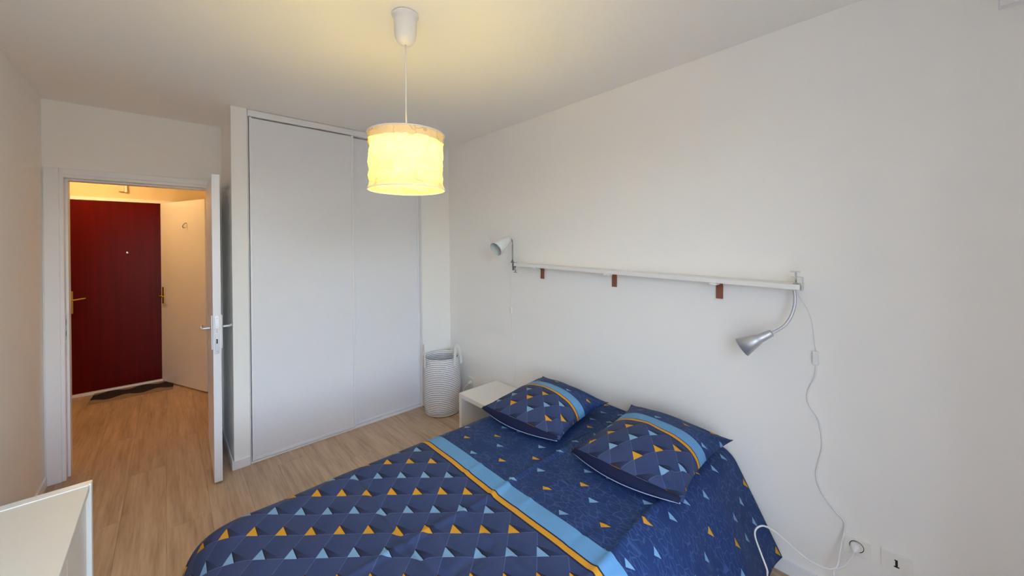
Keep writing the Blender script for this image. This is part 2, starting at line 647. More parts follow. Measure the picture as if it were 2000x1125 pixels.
def lever(parent, name, mat, o, side, out, plate=True, up=0.0, length=0.105):
    """lever handle: o plate centre, out = unit vector away from the leaf, side = unit vector along the lever"""
    o, side, out = Vector(o), Vector(side), Vector(out)
    P = [o, o + out * 0.038, o + out * 0.046 + side * 0.008, o + out * 0.047 + side * 0.03, o + out * 0.044 + side * length + Vector((0, 0, up))]
    return obj(name, tube(spline(P, 5), 0.0085, 10), mat, parent, True)


# bedroom door leaf, open edge-on; hinged at the right of the doorway
dl = thing('door_1', 'white bedroom door standing open edge-on to the viewer', 'door')
del dl['category']
struct(dl)
hx, hy = 0.262, DY - 0.006
e0 = Vector((0.2055, 3.062, 0))
dirv = (Vector((hx - 0.041, hy, 0)) - e0)
LEN = dirv.length
dirv.normalize()
ang = math.atan2(dirv.y, dirv.x) - math.pi / 2
dl.location = e0
dl.rotation_euler = (0, 0, ang)
# local: y along leaf from latch edge to hinge, x thickness to the right
leaf = obj('door_leaf', box(0, 0.042, 0, LEN, 0.012, 2.0, 0.0015), 'trim', dl)
pl_ = obj('lock_plate', box(0.011, 0.031, -0.0018, 0.0005, 0.84, 1.085, 0.0006), 'alu', dl)
bm = empty_bm()
box(0.015, 0.026, -0.0028, 0, 0.975, 1.005, bm=bm)
obj('latch', bm, 'chrome', pl_)
obj('keyhole', box(0.016, 0.024, -0.0024, 0, 0.905, 0.935), 'black', pl_)
for zz in (0.855, 1.068):
    obj('screw', lathe([(0, -0.0026), (0.003, -0.0024), (0.003, 0)], 10, origin=(0.021, -0.0002, zz), axis=(0, 1, 0)), 'chrome', pl_)
for sx_, x0, x1 in ((1, 0.042, 0.050), (-1, -0.008, 0)):
    pt = obj('handle_plate', box(x0, x1, 0.022, 0.064, 0.865, 1.085, 0.003), 'plastic', dl)
    lever(pt, 'door_handle', 'silver', ((0.050 if sx_ > 0 else -0.008), 0.043, 1.005), (0, 1, 0), (sx_, 0, 0))
for zz in (0.25, 1.0, 1.78):
    obj('hinge', lathe([(0, -0.05), (0.008, -0.05), (0.008, 0.05), (0, 0.05)], 12, origin=(0.05, LEN + 0.002, zz)), 'alu', dl, True)

# hall shell
struct(obj('wall_hall_back', box(HL - T, HR + 1.0, HB, HB + T, 0, H), 'hallwall'), 'cream hall wall around the entrance door')
struct(obj('wall_hall_left', box(HL - T, HL, DY + T, HB, 0, H), 'hallwall'), 'cream side wall of the hall')
bm = empty_bm()
box(HR, HR + 0.1, DY + T, 5.04, 0, H, bm=bm)
box(HR, HR + 0.1, 5.04, HB, 2.06, H, bm=bm)
struct(obj('wall_hall_right', bm, 'hallwall'), 'cream hall wall with a white door')
struct(obj('wall_hall_front', box(HL - T, LX - T, DY, DY + T, 0, H), 'hallwall'))
struct(obj('ceiling_hall', box(HL - T, HR + 1.0, DY + T, HB + T, H, H + 0.1), 'hallwall'))
# unlit room behind the hall door; its shade is put into the wall colour
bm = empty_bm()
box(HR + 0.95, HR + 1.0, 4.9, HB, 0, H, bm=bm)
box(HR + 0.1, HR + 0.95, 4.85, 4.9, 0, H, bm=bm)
struct(obj('wall_side_room', bm, 'bedbase_roomshade'))

# red entrance door with frame
bm = empty_bm()
box(-0.86, -0.82, HB - 0.03, HB, 0, 2.075, 0.002, bm=bm)
box(0.02, 0.06, HB - 0.03, HB, 0, 2.075, 0.002, bm=bm)
box(-0.82, 0.02, HB - 0.03, HB, 2.04, 2.075, 0.002, bm=bm)
struct(obj('trim_4', bm, 'trim'), 'pale frame around the red entrance door')
rd = thing('door_2', 'dark red wooden entrance door at the end of the hall', 'door', (0, 0, 0))
del rd['category']
struct(rd)
obj('door_leaf', box(-0.818, 0.018, HB - 0.022, HB - 0.001, 0.03, 2.038, 0.002), 'red', rd)
obj('threshold', box(-0.82, 0.02, HB - 0.05, HB - 0.001, 0.0, 0.028, 0.003), 'trim', rd)
pt = obj('handle_plate', box(-0.772, -0.724, HB - 0.032, HB - 0.022, 0.862, 1.095, 0.006, seg=3), 'brass', rd)
lever(pt, 'door_handle', 'brass', (-0.748, HB - 0.032, 1.005), (1, 0, 0), (0, -1, 0), up=0.012, length=0.115)
obj('keyhole', lathe([(0, -0.004), (0.009, -0.003), (0.009, 0.003)], 16, origin=(-0.748, HB - 0.033, 0.925), axis=(0, 1, 0)), 'black', pt)
obj('peephole', lathe([(0, -0.006), (0.006, -0.006), (0.012, -0.003), (0.012, 0.002)], 16, origin=(-0.333, HB - 0.022, 1.479), axis=(0, 1, 0)), 'chrome', rd)
bell = thing('door_chime', 'small cream chime box on the wall over the red door', 'chime', (-0.35, HB, 2.2))
obj('chime_box', box(-0.045, 0.0, -0.03, 0, -0.05, 0.05, 0.004), 'hallwall', bell)
obj('chime_cover', box(0.002, 0.022, -0.04, 0, -0.055, 0.055, 0.003), 'cabtop', bell)

# white hall door standing ajar
hd = thing('door_3', 'white hall door standing ajar beside the red entrance door', 'door', (0.281, 5.055, 0))
del hd['category']
struct(hd)
u = Vector((-0.065, 5.862, 0)) - Vector((0.281, 5.055, 0))
hd.rotation_euler = (0, 0, math.atan2(u.y, u.x) - math.pi / 2)
L3 = u.length
obj('door_leaf', box(0.0, 0.04, 0, L3, 0.012, 2.04, 0.0015), 'trim', hd)
pt = obj('handle_plate', box(-0.008, 0, L3 - 0.075, L3 - 0.035, 0.895, 1.085, 0.003), 'brass', hd)
lever(pt, 'door_handle', 'brass', (-0.008, L3 - 0.055, 0.985), (0, -1, 0), (-1, 0, 0))
obj('coat_hook', tube(spline([(0, 0.34, 1.80), (-0.02, 0.34, 1.79), (-0.035, 0.34, 1.765), (-0.03, 0.34, 1.745), (-0.012, 0.34, 1.75)], 5), 0.004, 8), 'chrome', hd, True)
for zz in (0.41, 0.98, 1.78):
    obj('hinge', lathe([(0, -0.045), (0.009, -0.045), (0.009, 0.045), (0, 0.045)], 12, origin=(0.042, -0.004, zz)), 'plastic', hd, True)
bm = empty_bm()
box(HR - 0.012, HR, 4.99, 5.04, 0, 2.1, 0.002, bm=bm)
box(HR - 0.012, HR, 5.04, HB, 2.06, 2.1, 0.002, bm=bm)
struct(obj('trim_5', bm, 'trim'), 'casing of the ajar hall door')

# hall ceiling globe
hl = thing('ceiling_light', 'warm round ceiling globe lighting the hall', 'lamp', (-0.60, 5.22, H))
obj('base_plate', lathe([(0, 0), (0.09, 0), (0.09, -0.02), (0.07, -0.03), (0, -0.03)], 32), 'plastic', hl, True)
obj('globe', lathe([(0.06, -0.03), (0.10, -0.05), (0.115, -0.09), (0.10, -0.13), (0.06, -0.155), (0, -0.165)], 32), 'hallbulb', hl, True)

# ------------------------------------------------------------------ doormat
dm = thing('doormat', 'dark wavy-patterned doormat in front of the red entrance door', 'doormat', (-0.28, 5.665, 0.0), R(-2))
obj('mat_pile', box(-0.31, 0.31, -0.185, 0.185, 0.0005, 0.010, 0.003), 'mat', dm)

# ------------------------------------------------------------------ wardrobe with two sliding doors
wd = thing('sliding_wardrobe', 'built-in wardrobe with two tall white sliding doors', 'wardrobe', (0, CYW, 0))
W0, W1 = 0.414, 1.766
obj('top_track', box(W0, W1, -0.004, 0.085, 2.452, 2.496, 0.0015), 'trim', wd)
bt = obj('bottom_track', box(W0, W1, 0.0, 0.085, 0.0005, 0.010, 0.001), 'trim', wd)
for nm, x0, x1, y0 in (('near', 0.424, 1.142, 0.004), ('far', 1.10, 1.7585, 0.036)):
    dr = obj('sliding_door', box(x0 + 0.012, x1 - 0.012, y0 + 0.008, y0 + 0.020, 0.03, 2.444), 'closet', wd)
    bm = empty_bm()
    box(x0, x0 + 0.016, y0, y0 + 0.028, 0.014, 2.45, 0.002, bm=bm)
    obj('stile', bm, 'trim', dr)
    bm = empty_bm()
    box(x1 - 0.016, x1, y0, y0 + 0.028, 0.014, 2.45, 0.002, bm=bm)
    obj('stile', bm, 'trim', dr)
    bm = empty_bm()
    box(x0 + 0.016, x1 - 0.016, y0 + 0.003, y0 + 0.026, 0.014, 0.032, 0.001, bm=bm)
    obj('bottom_rail', bm, 'trim', dr)
obj('side_jamb', box(W0, W0 + 0.004, 0.0, 0.085, 0.012, 2.452), 'trim', wd)
obj('side_jamb', box(W1 - 0.006, W1, 0.0, 0.085, 0.012, 2.452), 'trim', wd)

# ------------------------------------------------------------------ pendant lamp
PX, PY = 0.742, 1.452
pd = thing('pendant_lamp', 'lit pendant lamp with a crumpled cream paper drum shade', 'lamp', (PX, PY, 0))
cp = obj('ceiling_canopy', lathe([(0, 2.497), (0.054, 2.497), (0.0555, 2.492), (0.054, 2.488), (0.048, 2.486), (0.0475, 2.46), (0.046, 2.42), (0.041, 2.395), (0.031, 2.379), (0.014, 2.372), (0, 2.371)], 40), 'plastic', pd, True)
obj('cord', tube([(0, 0, 2.372), (0.001, 0, 2.25), (-0.001, 0, 2.1), (0, 0, 1.999)], 0.0032, 8), 'plastic', pd, True)
obj('lamp_holder', lathe([(0, 2.0), (0.010, 1.999), (0.02, 1.99), (0.02, 1.962), (0.017, 1.957), (0, 1.957)], 20), 'plastic', pd, True)
obj('bulb', lathe([(0, 1.957), (0.013, 1.956), (0.015, 1.950), (0.026, 1.934), (0.030, 1.914), (0.026, 1.894), (0.014, 1.882), (0, 1.879)], 20), 'bulb', pd, True)
SR, SZ0, SZ1 = 0.158, 1.758, 1.989


def crumple(a, z):
    t = (z - SZ0) / (SZ1 - SZ0)
    edge = min(1.0, min(t, 1 - t) / 0.12)
    n1 = noise.noise(Vector((math.cos(a) * 2.2, math.sin(a) * 2.2, z * 14)))
    n2 = noise.noise(Vector((math.cos(a) * 6 + 5, math.sin(a) * 6, z * 34)))
    n3 = abs(noise.noise(Vector((math.cos(a) * 4 - 3, math.sin(a) * 4 + 9, z * 26))))
    n4 = abs(noise.noise(Vector((math.cos(a) * 3 + 7, math.sin(a) * 3, z * 60))))
    return edge * (-0.006 + 0.006 * n1 + 0.005 * n2 - 0.008 * n3 - 0.006 * n4)


NS = 64
prof = [(SR, SZ0 + (SZ1 - SZ0) * k / NS) for k in range(NS + 1)]
sh = obj('lamp_shade', lathe(prof, 180, jit=crumple), 'paper', pd, True)


def ring(z, r, rad, n=64):
    bm = empty_bm()
    P = [Vector((r * math.cos(2 * math.pi * k / n), r * math.sin(2 * math.pi * k / n), z)) for k in range(n + 1)]
    return tube(P, rad, 6, bm, False)


prof = [(SR - 0.004, SZ1 - 0.034 + 0.034 * k / 6) for k in range(7)]
bm = lathe(prof, 120)
for v_ in bm.verts:
    if v_.co.z < SZ1 - 0.03:
        v_.co.z += 0.012 * noise.noise(Vector((v_.co.x * 30, v_.co.y * 30, 2))) + 0.006 * noise.noise(Vector((v_.co.x * 90, v_.co.y * 90, 5)))
obj('shade_turnover', bm, 'paper', sh, True)
obj('shade_ring', ring(SZ0, SR, 0.0022), 'plastic', sh, True)
obj('shade_ring', ring(SZ1, SR, 0.0022), 'plastic', sh, True)
bm = empty_bm()
for k in range(3):
    a = 2 * math.pi * k / 3 + 0.4
    tube([(0.02 * math.cos(a), 0.02 * math.sin(a), 1.98), (SR * math.cos(a), SR * math.sin(a), SZ1)], 0.0015, 6, bm)
obj('shade_spider', bm, 'plastic', sh)

# ------------------------------------------------------------------ bed
bed = thing('bed', 'double bed with its head against the white wall', 'bed', (0, 0, 0))
obj('bed_base', box(0.17, 2.04, 0.68, 1.72, 0.10, 0.26, 0.01), 'bedbase_roomshade', bed)
obj('mattress', box(0.16, 2.045, 0.67, 1.73, 0.262, 0.455, 0.04, seg=3), 'mattress', bed)
for lx in (0.25, 1.95):
    for ly in (0.76, 1.64):
        obj('leg', lathe([(0, 0), (0.028, 0), (0.032, 0.1), (0, 0.1)], 16, origin=(lx, ly, 0)), 'black', bed, True)

# duvet: cloth coordinates (U along the bed, V across) draped over the mattress
ZT = 0.50


def side(a, Rr, amax):
    """arc length a past the flat edge -> outward, drop"""
    if a <= 0: return 0.0, 0.0
    t = a / Rr
    if t < amax: return Rr * math.sin(t), Rr * (1 - math.cos(t))
    ex = a - Rr * amax
    return Rr * math.sin(amax) + ex * math.cos(amax), Rr * (1 - math.cos(amax)) + ex * math.sin(amax)


UF, VF, VN = 0.205, 1.70, 0.71
u0, u1, v0, v1 = UF - 0.56, 2.052, VN - 0.53, VF + 0.58
du_ = 0.0115
nu, nv = int((u1 - u0) / du_), int((v1 - v0) / du_)
creasesV = [(1.195, 0.35, 2.1, 0.008), (0.69, 0.9, 2.1, 0.010), (0.80, 0.95, 1.35, -0.004), (1.39, 0.7, 1.15, 0.004), (1.06, 0.95, 1.3, 0.004), (0.98, 0.2, 0.9, -0.004)]
creasesU = [(0.60, 0.5, 1.8, -0.010), (1.26, 0.6, 1.75, 0.003), (0.83, 0.6, 1.3, 0.004)]


def gauss(x, s): return math.exp(-(x / s) ** 2)


bm = bmesh.new()
uvl = bm.loops.layers.uv.new('UVMap')
grid = []
for i in range(nu + 1):
    U = u0 + (u1 - u0) * i / nu
    row = []
    for j in range(nv + 1):
        V = v0 + (v1 - v0) * j / nv
        ox, dx = side(UF - U, 0.17, R(84))
        if V > VF: oy, dy = side(V - VF, 0.16, R(82)); yy = VF + oy
        elif V < VN: oy, dy = side(VN - V, 0.12, R(63)); yy = VN - oy
        else: dy = 0.0; yy = V
        xx = U if U > UF else UF - ox
        z = ZT - dx - dy
        # soften corner: limit the fall and swing cloth outward
        if dx > 0 and dy > 0:
            k = min(dx, dy)
            z = ZT - max(dx, dy) - 0.55 * k
        wob = noise.noise(Vector((U * 2.3, V * 2.3, 1.7))) * 0.010 + noise.noise(Vector((U * 6, V * 6, 4.2))) * 0.004
        fall = min(1.0, (dx + dy) / 0.25)
        wob *= 1 - 0.6 * fall
        for cv, a, b_, h in creasesV:
            if a < U < b_:
                cvx = cv + 0.02 * noise.noise(Vector((U * 3, cv * 9, 0)))
                wob += h * gauss(V - cvx, 0.012) * min(1, (U - a) / 0.1, (b_ - U) / 0.1)
        for cu, a, b_, h in creasesU:
            if a < V < b_:
                cux = cu + 0.03 * noise.noise(Vector((V * 3, cu * 9, 3)))
                wob += h * gauss(U - cux, 0.014) * min(1, (V - a) / 0.1, (b_ - V) / 0.1)
        z += wob * (1 - fall)
        # folds in the hanging cloth
        if fall > 0.2:
            fo = 0.016 * (fall - 0.2)
            if dy > 0: yy += fo * math.sin(U * 17 + 2 * noise.noise(Vector((U * 2, 0, 0)))) * (1 if V > VF else 1)
            if dx > 0: xx += fo * math.sin(V * 16)
        # hem ends just above the floor
        z = max(z, 0.022 + 0.004 * math.sin(U * 9 + V * 7))
        row.append((bm.verts.new((xx, yy, z)), U, V))
    grid.append(row)
for i in range(nu):
    for j in range(nv):
        q4 = [grid[i][j], grid[i + 1][j], grid[i + 1][j + 1], grid[i][j + 1]]
        f_ = bm.faces.new([q[0] for q in q4])
        for lp, q in zip(f_.loops, q4):
            lp[uvl].uv = (q[1], q[2])
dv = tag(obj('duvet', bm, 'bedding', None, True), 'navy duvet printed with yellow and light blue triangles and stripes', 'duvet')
sm = dv.modifiers.new('thickness', 'SOLIDIFY')
sm.thickness = 0.012
sm.offset = -1


# pillows
def pillow(label, FL, FR, BR, BL, zc, seed, voff, rise):
    t = thing('pillow', label, 'pillow', ((FL[0] + BR[0]) / 2, (FL[1] + BR[1]) / 2, zc), group='patterned pillows on the bed')
    cx, cy = (FL[0] + FR[0] + BR[0] + BL[0]) / 4, (FL[1] + FR[1] + BR[1] + BL[1]) / 4
    t.location = (cx, cy, zc)
    N = 48
    bm = bmesh.new()
    uvl = bm.loops.layers.uv.new('UVMap')
    hem = bmesh.new()

    def pos(s, r, top):
        # s: -1 foot .. 1 head ; r: -1 near camera side .. 1 far
        a, c = (s + 1) / 2, (r + 1) / 2
        F = (Vector(FR) * (1 - c) + Vector(FL) * c)
        B = (Vector(BR) * (1 - c) + Vector(BL) * c)
        P = F * (1 - a) + B * a - Vector((cx, cy))
        # sides pull in between the pointed corners
        pin = 0.040
        P.x += -pin * (1 - r * r) * (s ** 3) * (0.9 if s > 0 else -0.75)
        P.y += -pin * (1 - s * s) * (r ** 3) * 1.1
        e = max(0.0, (1 - s * s)) ** 0.62 * max(0.0, (1 - r * r)) ** 0.62
        nn = noise.noise(Vector((s * 1.7 + seed, r * 1.7, seed))) * 0.4 + noise.noise(Vector((s * 4 + seed, r * 4, seed))) * 0.15
        # radial creases out of the corners
        cr = 0
        for (ss, rr) in ((-1, -1), (-1, 1), (1, -1), (1, 1)):
            dd = math.hypot(s - ss, r - rr)
            an = math.atan2(r - rr, s - ss)
            cr += math.sin(an * 11 + seed) * math.exp(-((dd - 0.38) / 0.28) ** 2)
        h = e * (0.118 + 0.022 * nn) + 0.0045 * cr * min(1, e * 3)
        lift = 0.012 + rise * max(0, s) * (0.6 + 0.4 * r * r)
        z = lift + (h if top else -min(0.028, h * 0.25))
        return Vector((P.x, P.y, z))
    for top in (True, False):
        g = [[bm.verts.new(pos(-1 + 2 * i / N, -1 + 2 * j / N, top)) for j in range(N + 1)] for i in range(N + 1)]
        for i in range(N):
            for j in range(N):
                ids = [(i, j), (i + 1, j), (i + 1, j + 1), (i, j + 1)]
                f_ = bm.faces.new([g[a][b_] for a, b_ in ids])
                for lp, (a, b_) in zip(f_.loops, ids):
                    lp[uvl].uv = (1.0 + (-1 + 2 * a / N) * 0.33 + (0.0 if top else 0.75), voff + (-1 + 2 * b_ / N) * 0.31)
    bmesh.ops.remove_doubles(bm, verts=bm.verts, dist=0.0004)
    c_ = obj('pillowcase', bm, 'bedding', t, True)
    # open end: folded lip with its pale hem along the foot side
    P0 = [pos(-1, -0.96 + 1.92 * k / 24, False) + Vector((-0.004 - 0.012 * math.sin(math.pi * k / 24), 0, -0.006 - 0.010 * math.sin(math.pi * k / 24))) for k in range(25)]
    obj('hem', tube(P0, 0.0026, 6), 'hem', c_, True)
    lip = bmesh.new()
    uvl2 = lip.loops.layers.uv.new('UVMap')
    rows = []
    for k in range(25):
        r = -0.96 + 1.92 * k / 24
        A = pos(-0.965, r, True) + Vector((0, 0, 0.002))
        B = P0[k]
        mid = (A + B) / 2 + Vector((-0.016 - 0.012 * (1 - r * r), 0, -0.002))
        rows.append([lip.verts.new(q) for q in (A, mid, B)])
    for k in range(24):
        for j in range(2):
            f_ = lip.faces.new((rows[k][j], rows[k + 1][j], rows[k + 1][j + 1], rows[k][j + 1]))
            for lp in f_.loops: lp[uvl2].uv = (1.45, 0.5 + 0.02 * k)
    obj('lip', lip, 'navy', c_, True)
    return t


pillow('navy patterned pillow on the wardrobe side of the bed, beside the bedside table', (1.40, 1.80), (1.44, 1.22), (1.94, 1.255), (1.995, 1.84), 0.524, 1.3, 1.60, 0.03)
pillow('navy patterned pillow on the near side of the bed, under the silver clamp lamp', (1.415, 1.128), (1.432, 0.602), (2.0, 0.60), (2.015, 1.15), 0.524, 5.1, 0.62, 0.03)

# ------------------------------------------------------------------ bedside table
nt_ = thing('bedside_table', 'low white open bedside table between bed and laundry basket', 'bedside table', (0, 0, 0))
NX0, NX1, NY0, NY1, NZ = 1.672, 2.06, 1.95, 2.445, 0.36
obj('table_top', box(NX0, NX1, NY0, NY1, NZ - 0.034, NZ, 0.002), 'lacquer', nt_)
obj('side_panel', box(NX0, NX1, NY1 - 0.032, NY1, 0, NZ - 0.0345, 0.0015), 'lacquer', nt_)
obj('side_panel', box(NX0, NX1, NY0, NY0 + 0.032, 0, NZ - 0.0345, 0.0015), 'lacquer', nt_)
obj('back_panel', box(NX1 - 0.012, NX1, NY0 + 0.032, NY1 - 0.032, 0.05, NZ - 0.0345), 'lacquer', nt_)
obj('shelf_board', box(NX0 + 0.01, NX1 - 0.012, NY0 + 0.032, NY1 - 0.032, 0.05, 0.068, 0.001), 'lacquer', nt_)

# ------------------------------------------------------------------ laundry basket
bk = thing('laundry_basket', 'tall white fabric laundry basket with thin grey stripes and loop handles', 'basket', (1.848, 2.972, 0))


def bjit(a, z):
    return 0.006 * noise.noise(Vector((math.cos(a) * 1.5, math.sin(a) * 1.5, z * 6))) + 0.003 * noise.noise(Vector((math.cos(a) * 4, math.sin(a) * 4, z * 16)))


prof = [(0.0, 0.004), (0.13, 0.004), (0.150, 0.010), (0.158, 0.03)]
prof += [(0.160 + 0.006 * math.sin(math.pi * k / 14) + 0.002 * k / 14, 0.05 + 0.455 * k / 14) for k in range(15)]
inner = [(r - 0.006, z) for r, z in prof[4:][::-1]] + [(0.148, 0.02), (0, 0.012)]
obj('basket_body', lathe(prof + [(0.161, 0.509)] + inner, 64, jit=bjit), 'basket', bk, True)
obj('base_seam', ring(0.010, 0.153, 0.004), 'handle', bk, True)
for a0 in (R(163), R(-66)):
    ca, sa = math.cos(a0), math.sin(a0)
    tx, ty = -sa, ca
    P = []
    for k in range(17):
        t = k / 16
        wv = -0.055 + 0.11 * t
        zz = 0.44 + 0.175 * math.sin(math.pi * t) ** 0.55 if 0 < t < 1 else 0.44
        rr = 0.172 - 0.008 * math.sin(math.pi * t)
        P.append(Vector((ca * rr + tx * wv, sa * rr + ty * wv, zz)))
    bm = bmesh.new()
    rows = []
    nrm = Vector((ca, sa, 0))
    for k in range(17):
        d = (P[min(k + 1, 16)] - P[max(k - 1, 0)]).normalized()
        sd = d.cross(nrm).normalized()
        rows.append([bm.verts.new(P[k] + sd * e * 0.016 + nrm * f2 * 0.003) for e, f2 in ((-1, -1), (1, -1), (1, 1), (-1, 1))])
    for x_, y_ in zip(rows, rows[1:]):
        for k in range(4):
            bm.faces.new((x_[k], x_[(k + 1) % 4], y_[(k + 1) % 4], y_[k]))
    bm.faces.new(rows[0])
    bm.faces.new(rows[-1])
    obj('loop_handle', bm, 'handle', bk)

# ------------------------------------------------------------------ low cabinet at the left edge
cb = thing('low_cabinet', 'low white cabinet in front of the left wall with a cream top', 'cabinet', (0, 0, 0))
CZ = 0.74
CX0, CX1, CB0, CB1 = LX + 0.012, -0.196, 0.75, 1.905
obj('side_panel', box(CX0, CX1, CB1 - 0.030, CB1, 0, CZ, 0.002), 'lacquer', cb)
obj('side_panel', box(CX0, CX1, CB0, CB0 + 0.030, 0, CZ, 0.002), 'lacquer', cb)
obj('cabinet_top', box(CX0, CX1 - 0.004, CB0 + 0.0305, CB1 - 0.0305, CZ - 0.024, CZ - 0.003, 0.0015), 'cabtop', cb)
obj('edge_strip', box(CX0, CX1 - 0.006, CB1 - 0.0365, CB1 - 0.0302, CZ - 0.003, CZ + 0.0005, 0.0008), 'lacquer', cb)
obj('back_panel', box(CX0, CX0 + 0.008, CB0 + 0.03, CB1 - 0.03, 0.06, CZ - 0.024), 'lacquer', cb)
obj('plinth', box(CX0 + 0.02, CX1 - 0.05, CB0 + 0.03, CB1 - 0.03, 0, 0.06), 'lacquer', cb)
for a, b_ in ((CB0 + 0.032, 1.198), (1.201, 1.558), (1.561, CB1 - 0.032)):
    obj('cabinet_door', box(CX1 - 0.03, CX1 - 0.012, a, b_, 0.065, CZ - 0.032, 0.0015), 'lacquer', cb)

# ------------------------------------------------------------------ wall shelf on leather brackets
YL_, YR_ = 2.118, 0.333
SD = 0.105
slope = math.atan2(1.357 - 1.3155, YL_ - YR_)
shf = thing('wall_shelf', 'long narrow white wall shelf above the bed', 'shelf', (WX, (YL_ + YR_) / 2, 1.3365), rot=(slope, 0, 0))
HLN = (YL_ - YR_) / 2
obj('shelf_board', box(-SD, -0.001, -HLN, HLN, 0, 0.023, 0.0015), 'lacquer', shf)
for yb in (1.905, 1.288, 0.677):
    yl = yb - (YL_ + YR_) / 2
    bm = bmesh.new()
    wdt = 0.0155
    path = [(-0.006, -0.088), (-0.006, -0.03), (-0.008, -0.014), (-0.016, -0.006), (-0.03, -0.0045), (-0.06, -0.0045)]
    th = 0.004
    P = spline([(x_, 0, z_) for x_, z_ in path], 4)
    rows = []
    for k, p_ in enumerate(P):
        d = (P[min(k + 1, len(P) - 1)] - P[max(k - 1, 0)]).normalized()
        n_ = Vector((d.z, 0, -d.x))
        rows.append([bm.verts.new(p_ + Vector((0, yl + sy * wdt, 0)) + n_ * sn * th) for sy, sn in ((-1, -1), (1, -1), (1, 1), (-1, 1))])
    for x_, y_ in zip(rows, rows[1:]):
        for k in range(4):
            bm.faces.new((x_[k], x_[(k + 1) % 4], y_[(k + 1) % 4], y_[k]))
    bm.faces.new(rows[0])
    bm.faces.new(rows[-1])
    br = obj('shelf_bracket', bm, 'leather', shf)
    br['label'] = 'brown leather bracket strap'
    obj('bracket_tip', box(-SD - 0.001, -0.058, yl - 0.018, yl + 0.018, -0.0105, -0.0003, 0.003), 'lacquer', br)


def cone_head(parent, name, mat, apex, mouth, prof, n=32):
    """prof: (radius, t 0..1) from the back end to the mouth, doubled inside"""
    A, B = Vector(apex), Vector(mouth)
    Ln = (B - A).length
    outp = [(r, t * Ln) for r, t in prof]
    inn = [(max(r - 0.0025, 0.0), t * Ln) for r, t in prof[::-1][:-1]]
    return obj(name, lathe([(0, 0)] + outp + inn + [(0, inn[-1][1])], n, origin=A, axis=(B - A)), mat, parent, True)


def clamp(parent, o, mat, side, hgt, up, gap=0.004):
    """C clamp gripping the shelf board; o: shelf edge point; up=+1 screw above, -1 screw below"""
    o = Vector(o)
    bm = empty_bm()
    t = 0.0022
    w2 = 0.011
    x0, x1 = o.x - w2, o.x + w2
    ys = o.y + side * gap
    zt, zb = (hgt + 0.030, -0.004) if up > 0 else (hgt + 0.004, -0.034)
    box(x0, x1, min(ys, ys + side * t), max(ys, ys + side * t), o.z + zb, o.z + zt, bm=bm)
    for zc in (zt, zb):
        y_in = ys - side * 0.036
        box(x0, x1, min(y_in, ys), max(y_in, ys), o.z + zc - t / 2, o.z + zc + t / 2, bm=bm)
    c_ = obj('clamp', bm, mat, parent)
    yc = o.y + side * (gap - 0.022)
    if up > 0:
        a, b_ = o.z + hgt + 0.001, o.z + hgt + 0.052
    else:
        a, b_ = o.z - 0.001, o.z - 0.050
    s_ = 1 if up > 0 else -1
    bm = tube([(o.x, yc, a + s_ * 0.002), (o.x, yc, b_)], 0.0032, 10)
    lathe([(0, 0), (0.010, 0), (0.010, 0.003 * s_), (0.004, 0.005 * s_), (0, 0.005 * s_)], 16, bm=bm, origin=(o.x, yc, a))
    obj('clamp_screw', bm, mat, c_, True)
    obj('screw_handle', box(o.x - 0.004, o.x + 0.004, yc - 0.019, yc + 0.019, b_ - 0.002, b_ + 0.003, 0.001), mat, c_)
    return c_


def wall_clip_box(parent, name, c, sx_, sy_, sz_, mat='plastic'):
    return obj(name, box(c[0] - sx_, c[0] + sx_, c[1] - sy_, c[1] + sy_, c[2] - sz_, c[2] + sz_, 0.003), mat, parent)


# silver clamp lamp at the near end of the shelf
ln = thing('clamp_lamp', 'silver clamp lamp on a gooseneck hanging from the near end of the shelf', 'lamp', (0, 0, 0), group='clamp lamps on the shelf')
xs = WX - 0.055
yS = YR_
clamp(ln, (xs - 0.02, yS, 1.3165), 'silver', -1, 0.023, 1)
neck = [px(1551, 566, 0, xs - 0.02), px(1553, 578, 0, xs - 0.022), px(1552, 596, 0, xs - 0.03), px(1546, 616, 0, xs - 0.04), px(1535, 633, 0, xs - 0.05), px(1522, 643, 0, xs - 0.055), px(1506, 651, 0, xs - 0.06)]
NP = spline(neck, 10)
obj('gooseneck', tube(NP, lambda t: 0.0062 + 0.0005 * math.sin(t * 260), 12), 'silver', ln, True)
A = px(1508, 649.5, 0, xs - 0.06)
B = px(1449, 678, 0, xs - 0.085)
cone_head(ln, 'lamp_head', 'silver', A, B, [(0.0115, 0.0), (0.0150, 0.03), (0.0175, 0.22), (0.0195, 0.42), (0.0225, 0.44), (0.0245, 0.50), (0.0435, 1.0)])
dirh = (B - A).normalized()
obj('lamp_bulb', lathe([(0, 0.0), (0.014, 0.0), (0.018, 0.02), (0.022, 0.045), (0.014, 0.062), (0, 0.066)], 20, origin=A + dirh * 0.06, axis=dirh), 'frost', ln, True)
